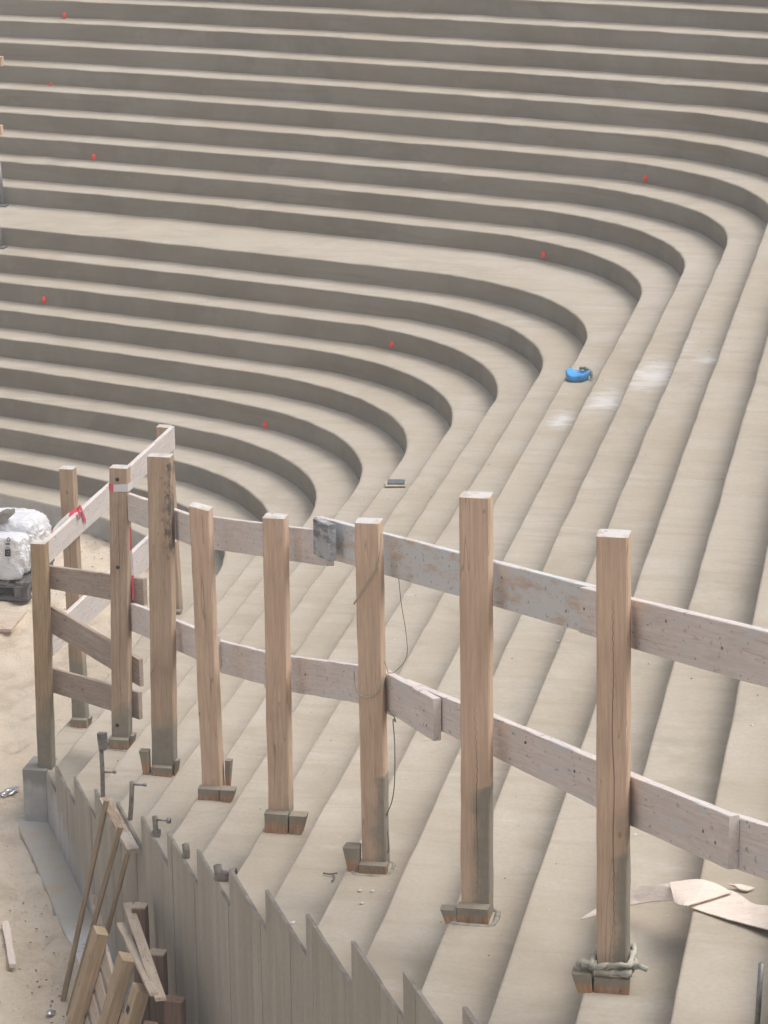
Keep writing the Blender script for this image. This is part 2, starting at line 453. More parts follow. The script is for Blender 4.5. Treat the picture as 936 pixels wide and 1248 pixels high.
# upper ground behind the top step
mb = MB(); A = CURVES[NLEV]; vs = []; n = len(A)
for i, a in enumerate(A):
    c = (CURVES[NLEV][i]-CURVES[NLEV-1][i]).normalized()
    vs += [Vector((a.x, a.y, NLEV-1.02)), Vector((a.x+c.x*.3, a.y+c.y*.3, NLEV-.95)), Vector((a.x+c.x*12, a.y+c.y*12, NLEV-.6)), Vector((a.x+c.x*40, a.y+c.y*40, NLEV-8)), Vector((a.x+c.x*90, a.y+c.y*90, -2.4))]
fs = [(i*5+j, i*5+j+1, i*5+j+6, i*5+j+5) for i in range(n-1) for j in range(4)]
mb.add(vs, fs); tag(mb.build('hillside', M['sand'], smooth=True), kind='structure')

# ------------------------------------------------------------------ end wall with sawtooth top
EW = empty('end_wall', wall_pt(-20, 0, -2), 'board-marked grey concrete end wall with a sawtooth top edge', 'wall')
mb = MB()
q = -29.0; rr = random.Random(3); bi = 0
while q < 13.0:
    qb = q + rr.uniform(.40, .68)
    proud = rr.uniform(-.008, .012); tone = rr.random()
    cuts = [q+.005] + [nosing_q(k) for k in range(0, 28) if q+.03 < nosing_q(k) < qb-.03] + [qb-.005]
    for a, b in zip(cuts[:-1], cuts[1:]):
        lev = math.floor(((a+b)/2 - Q0)/T)
        zt = lev + .012; zb = -2.6
        P = [wall_pt(a, -proud), wall_pt(b, -proud), wall_pt(b, .08), wall_pt(a, .08)]
        nz = 9
        vs = []; gc = []; stn = []
        for i in range(nz+1):
            z = zb + (zt-zb)*i/nz
            for c in P:
                vs.append(Vector((c.x, c.y, z))); gc.append(((c.x+29)/.469, bi*4.7, z)); stn.append(tone)
        ft = [(i*4+j, i*4+(j+1) % 4, i*4+4+(j+1) % 4, i*4+4+j) for i in range(nz) for j in range(4)]
        ft += [(3, 2, 1, 0), (nz*4, nz*4+1, nz*4+2, nz*4+3)]; topf = len(mb.f) + len(ft) - 1
        # top faces take a darker material than the wall face
        mb.add(vs, ft, gc, stn); mb.mi[topf] = 1
    q = qb; bi += 1
mb.build('board_marked_face', [M['wall'], M['stone']], EW)
mb = MB()                       # core behind the board marks keeps joints dark and closed
vs = []
for qq in (-29.0, 13.0):
    for off in (.03, .06):
        P = wall_pt(qq, off); vs += [Vector((P.x, P.y, -2.6)), Vector((P.x, P.y, -1.2 if qq < 0 else 20))]
mb.add(vs, [(0, 1, 3, 2), (4, 5, 7, 6), (0, 1, 5, 4), (2, 3, 7, 6), (1, 3, 7, 5), (0, 2, 6, 4)], [(v.x, 99, v.z) for v in vs], [1.0]*8)
mb.build('wall_core', M['wall'], EW)
mb = MB()                       # square end block at the foot
pa = on_z(26, 939, 0.03); pb = on_z(60, 939, 0.03)
qa, qb2, pp = pa.x, pb.x-.08, (pa.y+pb.y)/2
secs = [((( qa+qb2)/2, pp+.62, z), ((qb2-qa)/2, 0, 0), (0, .62, 0)) for z in (-2.4, -1.9, -1.4, -.9, -.45, -.15, .03)]
def blk_st(P, x, y): return .0 + (1.0 if P.z > -.25 else (.55 if P.z > -.6 else 0.0))
loft(mb, secs, .03, wob=.01, stain=blk_st, seed=4)
nb = NT('stained_block'); ob = nb.obj(); a = nb.noise(nb.vm('MULTIPLY', ob, (14., 14., 2.)), 1., 4, .6); b = nb.noise(ob, 16., 5, .65)
cc = nb.mix(nb.mr(b, .3, .7), (.42, .415, .40), (.52, .51, .49))
ms = nb.mr(nb.ma('ADD', nb.attr('st', True), nb.ma('MULTIPLY', nb.ma('SUBTRACT', a, .5), 1.4)), .45, .9, 0, .75)
cc = nb.mix(ms, cc, (.26, .245, .22)); nb.bump(b, .3, .006)
mb.build('end_block', nb.fin(cc, .85, .25), EW)

# footing slab along the wall foot
FT = MB(); vs = []
NF = 40
for i in range(NF+1):
    qq = -29.4 + 18*i/NF
    wdt = 0.98 + .10*mnoise.noise(Vector((i*.4, 0, 3)))
    for off, z in ((.2, -1.80), (-wdt+.05, -1.82), (-wdt, -1.86), (-wdt-.02, -2.3)):
        P = wall_pt(qq, off); vs.append(Vector((P.x, P.y, z + .02*mnoise.noise(Vector((i*.5, off*3, 8))))))
fs = [(i*4+j, i*4+j+1, i*4+j+5, i*4+j+4) for i in range(NF) for j in range(3)] + [(0, 1, 2, 3)]
FT.add(vs, fs)
ft = FT.build('concrete_footing', M['plinth'], smooth=False)
tag(ft, 'low dusty concrete footing strip along the foot of the sawtooth wall', 'footing')
ft.data.materials[0] = footmat()

# ------------------------------------------------------------------ ground
def axis(lo, hi, step, far):
    a = []; x = lo
    while x <= hi + 1e-6: a.append(x); x += step
    pre = []; g = step*1.6; y = lo
    while y > -far: y -= g; g *= 1.45; pre.append(y)
    post = []; g = step*1.6; y = a[-1]
    while y < far: y += g; g *= 1.45; post.append(y)
    return pre[::-1] + a + post
qs = axis(-52, -24, .22, 1500); ps = axis(52, 122, .26, 1500)
mb = MB(); vs = []
for p_ in ps:
    for q_ in qs:
        z = ground_z(q_, p_)
        if -60 < q_ < -15 and 40 < p_ < 130:
            v = Vector((q_, p_, 0))
            z += .13*mnoise.noise(v*.45) + .10*mnoise.noise(v*1.3) + .06*mnoise.noise(v*2.6)
            f = mnoise.noise(v*1.0+Vector((31, 7, 2))); z -= .16*sm(.24, .42, f)      # footprints
        vs.append(Vector((q_, p_, z)))
nq = len(qs)
fs = [(j*nq+i, j*nq+i+1, j*nq+nq+i+1, j*nq+nq+i) for j in range(len(ps)-1) for i in range(nq-1)]
mb.add(vs, fs); tag(mb.build('ground', M['sand'], smooth=True), kind='structure')

# ------------------------------------------------------------------ timber guard rails
GR1 = empty('guard_rail', wall_pt(-16, 3.5, 6), 'long stepped timber guard rail of eight posts and two board rows beside the sawtooth wall', 'guard rail', 'timber guard rails')
GR2 = empty('guard_rail', (-29.3, 94, 0), 'short timber guard rail on the lowest step with pink tape tied on its upper board', 'guard rail', 'timber guard rails')

POST = {}
def post(key, root, xb, yb, k, xt, yt, wpx, mat, stain=None, setback=.18, dscale=1.0, label=None, tilt=0.0, crack=None):
    b = on_z(xb, yb, k); w = .88*wpx/pxh(b); d = .44*dscale
    b.y += setback
    tp = on_plane(xt, yt, (0, b.y, 0), Vector((0, 1, 0)))
    z0 = k - .02
    H = tp.z - z0
    a0 = Vector((b.x, b.y + d/2, z0)); a1 = Vector((tp.x, b.y + d/2, tp.z))
    seed = len(POST)*1.7 + .5
    secs = []; N = 44
    for i in range(N+1):
        t = i/N; c = a0.lerp(a1, t)
        ax = Vector((w/2, 0, tilt*w/2 if i == N else 0)); ay = Vector((0, d/2, 0))
        secs.append((c, ax, ay))
    sf = None
    if stain:
        def sf(P, x, y, z0=z0, H=H): return stain((P.z-z0)/H, x, y)
    cf = None
    if crack:
        def cf(t, x):
            c0, ta, tb = crack
            e = max(0.0, min(1.0, min(t-ta, tb-t)/.25)); return (x - c0*w/2 - .05*mnoise.noise(Vector((t*6, seed*3, 1))) - .005*mnoise.noise(Vector((t*30, seed, 5))))/(.03 + .97*e)
    mb = MB(); loft(mb, secs, .028, wob=.012, stain=sf, seed=seed, topmi=1, crack=cf)
    o = mb.build('post', [mat, M['sawn_end']], root)
    if label: o['label'] = label
    POST[key] = dict(o=o, b=a0, t=a1, w=w, d=d, front=b.y)
    return o
def low_stain(h, side=0.0, soft=.12):
    def f(t, x, y): return max(0.0, min(1.0, (h + side*x - t)/soft*.5 + .5))
    return f
def c_stain(t, x, y):
    s = low_stain(.17)(t, x, y)
    if x > -.1 and .60 < t < .985: s = -.78*min(1, (x+.1)/.3)*min(1, (t-.60)/.12)
    return s
def g_stain(t, x, y): return 0.95 if (x > -.25 + t*2.2 and t < .34) else 0.15*(t < .3)
def h_stain(t, x, y): return 0.8 if (x > .2 + (t-.12)*2.2 and t < .30) else (.45 if (t > .3 and t < .42 and x > .75) else 0.0)
def f_stain(t, x, y): return 0.75 if (x > .45 + t*1.4 and t < .28) else 0.2*(t < .12)
post('A', GR1, 54.5, 937, 0, 45.5, 663, 21, M['post_yellow'], low_stain(.30, .05, .4), 0.0, label='dark yellow-brown corner post')
post('B', GR1, 144.5, 912, 2, 143.8, 571, 25, M['post_brown'], low_stain(.13, .03), crack=(.05, .03, .97))
post('C', GR1, 196.5, 946, 4, 193.0, 557, 32, M['post_brown'], c_stain, label='thick dark post with black stains and a cement-covered foot')
post('D', GR1, 256.0, 975, 6, 242.0, 620, 27, M['post'], None, tilt=-.22)
post('E', GR1, 338.0, 1014, 8, 333.0, 632, 31, M['post'], low_stain(.05, .06))
post('F', GR1, 454.0, 1064, 10, 447.0, 638, 34, M['post'], f_stain)
post('G', GR1, 577.5, 1124, 12, 578.0, 607, 41, M['post'], g_stain, label='tallest pinkish post with a grey wet patch low down', crack=(.12, .02, .55))
post('H', GR1, 744.0, 1208, 14, 746.0, 655, 43, M['post'], h_stain, crack=(.1, .05, .9))
post('P1', GR2, 210.0, 748, 0, 198.0, 521, 19, M['post_brown'], low_stain(.05))
post('P2', GR2, 94.5, 886, 0, 80.0, 572, 20, M['post_brown'], low_stain(.28, .0, .2), label='post with a cement-grey lower half', crack=(-.1, .4, .95))

def wedge(key, side, dx, w, h, th, seed, top=.75, dz=0.0, mat='wedge'):
    """a driven wedge against one face of a post: side 'f' front, 'r' right, 'l' left"""
    P = POST[key]; b = P['b']; mb = MB()
    if side == 'f': c0 = Vector((b.x + dx, P['front'] - th/2 - .01, b.z + dz)); ax = Vector((w/2, 0, 0)); ay = Vector((0, th/2, 0)); sh = Vector((0, .02, 0))
    else:
        s = 1 if side == 'r' else -1
        c0 = Vector((b.x + s*(P['w']/2 + th/2 + .01), b.y + dx, b.z + dz)); ax = Vector((th/2, 0, 0)); ay = Vector((0, w/2, 0)); sh = Vector((s*.06, 0, 0))
    secs = []
    for i in range(4):
        t = i/3; secs.append((c0 + sh*t + Vector((0, 0, h*t)), ax*(1 if side == 'f' else (.8+.35*t)), ay*(.85+.25*t if side == 'f' else 1)))
    def sf(Pn, x, y): return .75 if Pn.z > c0.z + h*.55 else .2
    loft(mb, secs, .02, wob=.02, stain=sf, seed=seed, cap=True)
    mb.build('wedge', M[mat], P['o'])
wedge('B', 'f', .02, .62, .34, .26, 1); wedge('B', 'r', -.1, .35, .42, .12, 2)
wedge('C', 'f', .02, .60, .30, .22, 3); wedge('C', 'l', -.25, .28, .75, .24, 4); wedge('C', 'r', -.2, .22, .5, .10, 5)
wedge('D', 'f', -.02, .60, .36, .26, 6); wedge('D', 'r', -.35, .34, .38, .36, 7); wedge('D', 'r', .15, .2, 1.0, .14, 8)
wedge('E', 'f', -.02, .58, .52, .26, 9); wedge('E', 'r', -.30, .34, .50, .36, 10)
wedge('F', 'f', .02, .62, .22, .24, 11); wedge('F', 'l', -.22, .34, .56, .30, 12)
wedge('G', 'f', -.02, .62, .34, .26, 13); wedge('G', 'l', -.38, .26, .28, .28, 14)
wedge('H', 'f', .02, .60, .28, .26, 15); wedge('H', 'l', -.36, .30, .34, .30, 16)
wedge('P1', 'f', .1, .5, .16, .3, 17); wedge('P2', 'f', .06, .60, .30, .24, 18); wedge('P2', 'r', -.1, .3, .3, .1, 19)
def socket(key, lip):          # the mortar lip round a post foot
    P = POST[key]; b = P['b']; mb = MB()
    cx, cy = b.x-.03, b.y-.14; hw, hd = P['w']/2+.22, P['d']/2+.26
    pts = []
    for i in range(29):
        a = 2*math.pi*i/28; c, s = math.cos(a), math.sin(a)
        k = 1/max(abs(c), abs(s))**.8
        pts.append(Vector((cx+hw*c*k*.86, cy+hd*s*k*.86, b.z-.005+.02*mnoise.noise(Vector((i*.9, b.x, 2))))))
    tube(mb, pts, [lip*(1+.35*mnoise.noise(Vector((i*.7, b.y, 5)))) for i in range(29)], 7)
    mb.build('mortar_lip', M['mortar'], P['o'], smooth=True)
socket('F', .05); socket('G', .06); socket('B', .04); socket('P2', .03)

def board(root, plane, n, offs, x1, t1, b1, x2, t2, b2, mat, th=.17, label=None, name='rail', par=None, sweep=None):
    """a board whose visible face lies offs behind the plane through `plane` with normal n (pointing away from the viewer)"""
    n = Vector(n).normalized(); p0 = Vector(plane) + n*offs
    e = []
    for x, t, b in ((x1, t1, b1), (x2, t2, b2)):
        Tn = on_plane(x, t, p0, n); Bn = on_plane(x, b, p0, n)
        zt, zb = Tn.z, Bn.z
        c = (Tn+Bn)/2
        e.append((c, (zt-zb)/2))
    seed = random.random()*9; mb = MB(); secs = []; N = 14
    bw = random.uniform(-.02, .02)
    for i in range(N+1):
        t = i/N
        c = e[0][0].lerp(e[1][0], t) + n*(th/2 + bw*4*t*(1-t))
        hh = e[0][1]*(1-t) + e[1][1]*t
        secs.append((c, Vector((0, 0, hh)), n*th/2))
    loft(mb, secs, .014, wob=.012, seed=seed)
    o = mb.build(name, M[mat], par or root)
    if label: o['label'] = label
    return o
# rails on the far side of the posts beside the sawtooth wall
ctr = sum((POST[k]['b'].y - WS*POST[k]['b'].x for k in 'BCDEFGH'), 0.0)/7
base = (0, ctr, 0)
def rl(*a, d=.0, mat='rail', label=None):
    board(GR1, base, WN, .44 + d, *a, mat, label=label)
rl(146, 599, 630, 250, 635, 671)
rl(236, 628, 665, 398, 648, 690, d=.0)
rl(384, 630, 676, 735, 719, 778, d=.18, mat='rail_grey', label='grey cement-stained upper board')
rl(706, 715.5, 772, 1050, 797.5, 873, d=.0)
rl(146, 731, 762, 262, 776, 813)
rl(244, 776, 812, 340, 799.5, 839, d=.19)
rl(322, 796.5, 837, 458, 815, 861, d=.0)
rl(456, 812, 857, 528, 852, 903, d=.0)
rl(490, 829, 868, 735, 930, 989, d=.19)
rl(738, 933, 993, 888, 994, 1061, d=.0)
rl(850, 981, 1044, 1050, 1040, 1112, d=.19)
# short block nailed over the joint of the upper boards
nb_ = board(GR1, base, WN, .44-.19, 382, 632.5, 675, 400, 640, 684, 'block_grey', th=.19, name='joint_block', label='short grey weathered block over a board joint')
# three boards from the corner post to the second post
ab = POST['B']['b'] - POST['A']['b']; ab.z = 0; abn = Vector((-ab.y, ab.x, 0)).normalized()
def al(*a, d=0.0, label=None): board(GR1, POST['A']['b'], abn, .44 + d, *a, 'rail_brown', label=label, th=.15)
al(57, 689.5, 717, 175, 706, 738)
al(62, 739.5, 772, 170, 804, 837, label='slanting brown board')
al(62, 814.5, 843.5, 169, 845, 877)
# boards of the short guard rail
fq = max(POST['P1']['b'].x + POST['P1']['w']/2, POST['P2']['b'].x+POST['P2']['w']/2) - .04
for a in ((57.5, 660, 689, 213, 519, 547), (64, 765, 800, 216, 622, 659)):
    board(GR2, (fq+.16, 0, 0), (-1, 0, 0), 0.0, *a, 'rail', th=.16)

def nail(x, y, offs):
    n_ = WN; h = on_plane(x, y, Vector(base) + n_*offs, n_)
    mb = MB(); tube(mb, [h - n_*.012, h + n_*.03], .028, 7); mb.build('nail_head', M['rust'], GR1)
for x, y, of in ((857, 1013, .44), (872, 1027, .44), (517, 866, .44), (520, 884, .44), (612, 704, .62), (548, 690, .62), (690, 745, .62), (712, 742, .44), (280, 640, .44), (300, 662, .44), (366, 655, .44), (812, 757, .44), (880, 790, .44), (285, 800, .63), (372, 822, .44), (640, 905, .63), (700, 940, .63)):
    nail(x, y, of)
# bolt holes / knots in the second post
for x, y in ((143.0, 584.5), (143.5, 691.5), (143, 884)):
    P = POST['B']; h = on_plane(x, y, (0, P['front']-.004, 0), Vector((0, 1, 0)))
    mb = MB(); tube(mb, [h + Vector((0, -.012, 0)), h + Vector((0, .03, 0))], .062, 10); mb.build('bolt_hole', M['black'], P['o'])

# ------------------------------------------------------------------ tape, string, rope
def ribbon(pts, wdir, w, mats, stripes=None, th=.012):
    mb = MB(); pts = [Vector(p) for p in pts]; n = len(pts)
    for i in range(n-1):
        a, b = pts[i], pts[i+1]; wv = Vector(wdir if not callable(wdir) else wdir(i/(n-1))).normalized()*w/2
        d = (b-a).normalized(); nn = d.cross(wv).normalized()*th/2
        vs = [a-wv-nn, a+wv-nn, a+wv+nn, a-wv+nn, b-wv-nn, b+wv-nn, b+wv+nn, b-wv+nn]
        mi = stripes(i/(n-1)) if stripes else 0
        mb.add(vs, [(0, 1, 2, 3), (7, 6, 5, 4), (0, 4, 5, 1), (1, 5, 6, 2), (2, 6, 7, 3), (3, 7, 4, 0)], mi=mi)
    return mb
RW = [M['tape_red'], M['tape_white']]
nx = Vector((1, 0, 0))
def fb(x, y, d=0.02): return on_plane(x, y, (fq+.16+d, 0, 0), nx)
# tied tape on the upper board
pts = smooth_path([fb(58, 672, -.25), fb(63, 652, -.25), fb(71, 640, -.26), fb(84, 628, -.24), fb(94, 621.5, -.1), fb(98, 619, .03), fb(101, 627, .05), fb(104.5, 636, .06)], 5)
mb = ribbon(pts, (0, .35, 1), .17, RW, lambda t: 1 if .16 < t < .42 else 0)
pts2 = smooth_path([fb(99, 619.5, .07), fb(96, 622, .09), fb(97.5, 632, .07)], 4)
mb2 = ribbon(pts2, (0, 1, .3), .15, RW, lambda t: 0)
mb.add(mb2.v, mb2.f)
tag(mb.build('barrier_tape', RW), 'pink and white barrier tape knotted over the upper board of the short rail', 'tape', 'barrier tape scraps')
# band round post B
P = POST['B']; w, d = P['w'], P['d']
c = on_plane(144.5, 594.5, (0, P['front'], 0), Vector((0, 1, 0)))
e = .02
loop = [(-w/2-e, d), (-w/2-e, -e), (-w/2+.13, -e), (0, -e-.01), (w/2+e, -e), (w/2+e, d+e), (-w/2-e, d+e)]
pts = [Vector((c.x+x, P['front']+y, c.z+.02*math.sin(i*2.1))) for i, (x, y) in enumerate(loop)]
mb = ribbon(pts, (0, 0, 1), .24, RW, lambda t: 0 if .1 < t < .3 else 1)
tag(mb.build('barrier_tape', RW), 'band of white tape with one red end wrapped round the second post', 'tape', 'barrier tape scraps')
# hanging strip beside B, in front of the board ends
py = POST['B']['front'] + .30
def hb(x, y): return on_plane(x, y, (0, py, 0), Vector((0, 1, 0)))
pts = smooth_path([hb(158.5, 618), hb(158.6, 645), hb(159.3, 668), hb(161, 690), hb(162, 712), hb(162.3, 731)], 8)
mb = ribbon(pts, (1, .25, 0), .075, RW, lambda t: 0 if (.15 < t < .42 or t > .68) else 1)
tag(mb.build('barrier_tape', RW), 'thin red and white strip hanging down beside the second post', 'tape', 'barrier tape scraps')
# string looped round the sixth post
P = POST['F']; fy = P['front']-.03
def ff(x, y, d=0.0): return on_plane(x, y, (0, fy+d, 0), Vector((0, 1, 0)))
pts = smooth_path([ff(465.5, 649, .2), ff(463, 675, .05), ff(459, 692), ff(448, 710), ff(437, 727), ff(431.5, 736, .1)], 5)
mb = MB(); tube(mb, pts, .02, 5)
tag(mb.build('string', M['string'], smooth=True), 'pale string slanting across the upper front of the sixth post', 'string', 'strings on the sixth post'); mb = MB()
pts = smooth_path([ff(431.5, 818, .2), ff(433, 836, .04), ff(438, 846), ff(447, 850), ff(457, 847), ff(464, 838), ff(469, 825, .05), ff(473, 819, .15), ff(466, 800, .3), ff(462, 795, .4)], 5)
tube(mb, pts, .018, 5)
tag(mb.build('string', M['string'], smooth=True), 'pale string hanging in a loop across the middle of the sixth post', 'string', 'strings on the sixth post')
plR = (Vector(base) + WN*.38)
def fr(x, y): return on_plane(x, y, plR, WN)
mb = MB()
tube(mb, smooth_path([fr(486, 705), fr(489, 735), fr(494, 765), fr(496.5, 792), fr(493, 806), fr(481, 819), fr(474, 820)], 5), .008, 5)
tag(mb.build('tie_wire', M['wire'], smooth=True), 'thin wire curving down between the upper and lower boards right of the sixth post', 'wire', 'wires by the sixth post'); mb = MB()
tube(mb, smooth_path([fr(467, 865), fr(474, 870), fr(480, 873), fr(482, 880), fr(479, 878), fr(481, 905), fr(481, 950), fr(478, 975), fr(472, 992), fr(471, 1005), fr(474, 1030), fr(471, 1044)], 5), .012, 5)
tag(mb.build('tie_wire', M['wire'], smooth=True), 'thin dark wire dangling below the lower board to the foot of the sixth post', 'wire', 'wires by the sixth post')
# twisted cloth round the foot of the last post
P = POST['H']; b = P['b']; mb = MB()
for s in range(2):
    pts = []
    for i in range(49):
        a = 2*math.pi*i/48; c_, s_ = math.cos(a), math.sin(a); k = 1/max(abs(c_), abs(s_))**.85
        r1 = P['w']/2+.07+.03*mnoise.noise(Vector((i*.4, s, 1))); r2 = P['d']/2+.16+.04*mnoise.noise(Vector((i*.5, s, 4)))
        pts.append(Vector((b.x+.0+r1*c_*k, b.y-.06+r2*s_*k, b.z+.40+.10*s+.07*mnoise.noise(Vector((i*.22, s*3, 7)))+.05*(c_ if s else -c_))))
    tube(mb, pts, [.05*(1+.7*mnoise.noise(Vector((i*.45, s*2, 9)))) for i in range(49)], 7)
P0 = Vector((b.x+.36, b.y-.3, b.z+.46)); tube(mb, smooth_path([P0, P0+Vector((.14, -.08, .06)), P0+Vector((.24, -.1, .02))], 4), .05, 7)
P0 = Vector((b.x-.36, b.y-.36, b.z+.46)); tube(mb, smooth_path([P0, P0+Vector((-.14, -.06, .07)), P0+Vector((-.2, .0, -.05)), P0+Vector((-.1, .04, -.22))], 4), .05, 7)
for i_, v_ in enumerate(mb.v):
    nz_ = mnoise.noise_vector(v_*7.0)*.035 + mnoise.noise_vector(v_*2.5)*.03
    mb.v[i_] = v_ + Vector((nz_.x, nz_.y, nz_.z*.8))
tag(mb.build('cloth_strip', M['cloth'], smooth=True), 'dirty greenish cloth twisted round the foot of the nearest post', 'cloth')

# ------------------------------------------------------------------ small things on the steps
# blue tub
k = 9; c = on_z(703, 464, 9)
c = Vector((c.x, c.y+.2, k))
mb = MB(); vs = []; fs = []; n = 20
rings = [(.34, .0), (.46, .02), (.51, .14), (.52, .27), (.48, .31), (.43, .29), (.40, .22), (.30, .20)]
for r, z in rings:
    for i in range(n):
        a = 2*math.pi*i/n; w = 1+.10*mnoise.noise(Vector((math.cos(a)*1.9, math.sin(a)*1.9, z*2.5)))
        vs.append(Vector((c.x+r*.88*w*math.cos(a), c.y+r*1.0*w*math.sin(a), c.z+z*(1+.22*math.cos(a*2+.4)+.10*mnoise.noise(Vector((math.cos(a)*2.2, math.sin(a)*2.2, 7)))))))
for j in range(len(rings)-1):
    for i in range(n): fs.append((j*n+i, j*n+(i+1) % n, j*n+n+(i+1) % n, j*n+n+i))
fs += [tuple(range(n-1, -1, -1)), tuple(range((len(rings)-1)*n, len(rings)*n))]
TUB = empty('plastic_tub', c, 'small bright blue plastic tub lying on the pale curved steps', 'tub')
mb.add(vs, fs); mb.build('tub_shell', M['blue'], TUB, smooth=True)
mb = MB(); tube(mb, smooth_path([c+Vector((.0, .50, .31)), c+Vector((.18, .46, .34)), c+Vector((.34, .32, .33)), c+Vector((.46, .18, .30)), c+Vector((.52, .04, .22)), c+Vector((.54, -.03, .08))], 4), [.04+.02*((i*7)%3) for i in range(21)], 7)
mb.build('rag', M['rag'], TUB, smooth=True)
# float board
k = 5; a = on_z(482, 592, k); FLO = empty('plastering_float', (a.x, a.y, k), 'small grey float with a pale board base lying on a lower step', 'float')
mb = MB(); beam(mb, (a.x-.38, a.y-.1, k+.07), (a.x+.38, a.y+.05, k+.07), (0, 1, 0), .66, .07, 3); mb.build('base_board', M['pale_plank'], FLO)
mb = MB(); beam(mb, (a.x-.30, a.y+.02, k+.14), (a.x+.34, a.y+.12, k+.14), (0, 1, 0), .56, .05, 3); mb.build('plate', M['float'], FLO)

# red marker caps on the risers
where = ['near the top left corner on the second riser shown', 'by the left edge below the top marker', 'third highest on the left side',
         'far right, high on the curve', 'just above the wide landing on the curve', 'below the landing at the left', 'below the landing in the middle', 'lowest of all on the curved risers']
RED = None
for (x, y, lev), wtx in zip(((79, 19, 18), (63, 103.5, 15), (114.5, 191, 12), (787, 217.5, 13), (663, 310.5, 10), (54, 365, 7), (478.5, 420, 7), (324, 518, 4)), where):
    best = None                # find the point of riser `lev` seen at this pixel
    C = CURVES[lev]
    for zz in [lev-1+.02*i for i in range(50)]:
        Pz = on_z(x, y, zz)
        for i in range(60, len(C)-1):
            a, b_ = C[i], C[i+1]; ab_ = b_-a; t = max(0, min(1, (Vector((Pz.x, Pz.y))-a).dot(ab_)/ab_.length_squared))
            dd = (Vector((Pz.x, Pz.y))-(a+ab_*t)).length
            if best is None or dd < best[0]: best = (dd, Vector((Pz.x, Pz.y, zz)), ab_.normalized())
    _, Pt, tg = best
    nrm = Vector((-tg.y, tg.x, 0))                        # faces inwards, to the arena
    mb = MB()
    prof = [(.0, .095), (.07, .115), (.13, .10), (.17, .05)]
    vs = []; fs = []; n = 10
    for dd, r in prof:
        for i in range(n):
            an = 2*math.pi*i/n
            vs.append(Pt + nrm*(dd-.04) + Vector((tg.x, tg.y, 0))*math.cos(an)*r + Vector((0, 0, 1))*math.sin(an)*r*1.5)
    for j in range(len(prof)-1):
        for i in range(n): fs.append((j*n+i, j*n+(i+1) % n, j*n+n+(i+1) % n, j*n+n+i))
    fs += [tuple(range(n-1, -1, -1)), tuple(range((len(prof)-1)*n, len(prof)*n))]
    mb.add(vs, fs)
    tag(mb.build('marker_cap', M['red'], smooth=True), 'red marker cap, ' + wtx, 'marker', 'red marker caps on the risers')

# scaffold feet at the left edge of the picture
def scaf(x, y, lev, wtx, tall):
    c = on_z(x, y, lev); root = empty('scaffold_leg', (c.x, c.y, lev), wtx, 'scaffold leg', 'scaffold legs at the left edge')
    mb = MB(); beam(mb, (c.x-.28, c.y+.1, lev+.06), (c.x+.22, c.y+.1, lev+.06), (0, 1, 0), .5, .12, 2); mb.build('base_plate', M['steel'], root)
    mb = MB(); tube(mb, [(c.x-.05, c.y+.1, lev+.12), (c.x-.16, c.y+.1, lev+tall)], .12, 10)
    mb.build('tube', M['steel'], root, smooth=True)
scaf(3.5, 252, 9, 'grey steel scaffold leg with base plate at the back of the wide landing', 2.3)
scaf(1.0, 303, 8, 'grey steel scaffold leg on the step just below the wide landing', 1.3)
for x, y, lev, wtx in ((1.5, 81, 15, 'short pinkish wood block at the left edge, the upper of two'), (0.8, 165, 12, 'short pinkish wood block at the left edge, the lower of two')):
    c = on_z(x, y, lev); mb = MB(); beam(mb, (c.x-.16, c.y+.2, lev), (c.x-.16, c.y+.2, lev+.5), (1, 0, 0), .38, .34, 3)
    tag(mb.build('wood_block', M['post']), wtx, 'wood block', 'wood blocks at the left edge')

# veneer sheets bridging the steps at the lower right
def sheet(grid, name, label, mat='veneer', th=.02, grp=None):
    rows, cols = len(grid), len(grid[0]); mb = MB(); up = [[Vector(p) for p in r] for r in grid]
    G = []
    U = 5
    for r in range((rows-1)*U+1):
        row = []
        for c_ in range((cols-1)*U+1):
            i, fi = min(r//U, rows-2), r/U - min(r//U, rows-2); j, fj = min(c_//U, cols-2), c_/U - min(c_//U, cols-2)
            def cr(p0, p1, p2, p3, t): return 0.5*((2*p1)+(p2-p0)*t+(2*p0-5*p1+4*p2-p3)*t*t+(3*p1-p0-3*p2+p3)*t**3)
            rr_ = [cr(up[ii][max(j-1, 0)], up[ii][j], up[ii][j+1], up[ii][min(j+2, cols-1)], fj) for ii in (i, i+1)]
            P = rr_[0].lerp(rr_[1], fi) + Vector((.01*mnoise.noise(Vector((r*.6, c_*.35, 1))), .016*mnoise.noise(Vector((r*.7, c_*.5, 4))), .015*mnoise.noise(Vector((r*.5, c_*.4, 9)))))
            row.append(P)
        G.append(row)
    nr, nc = len(G), len(G[0]); vs = [p for r in G for p in r]; m = len(vs)
    vs2 = vs + [p - Vector((0, 0, th)) for p in vs]
    fs = []
    for r in range(nr-1):
        for c_ in range(nc-1):
            a = r*nc+c_; fs.append((a, a+1, a+nc+1, a+nc)); fs.append((a+m, a+nc+m, a+nc+1+m, a+1+m))
    for c_ in range(nc-1):
        fs.append((c_, c_+m, c_+1+m, c_+1)); a = (nr-1)*nc+c_; fs.append((a, a+1, a+1+m, a+m))
    for r in range(nr-1):
        a = r*nc; fs.append((a, a+nc, a+nc+m, a+m)); a = r*nc+nc-1; fs.append((a, a+m, a+nc+m, a+nc))
    o0 = vs[0]
    gc = [(( p-o0).x*.9+(p-o0).y*.2, (p-o0).y, (p-o0).z) for p in vs]*2
    mb.add(vs2, fs, gc)
    o = mb.build(name, M[mat], smooth=False); tag(o, label, 'veneer sheet' if 'veneer' in name else 'chip', grp)
    return o
def zq(x, y, z): return on_z(x, y, z)
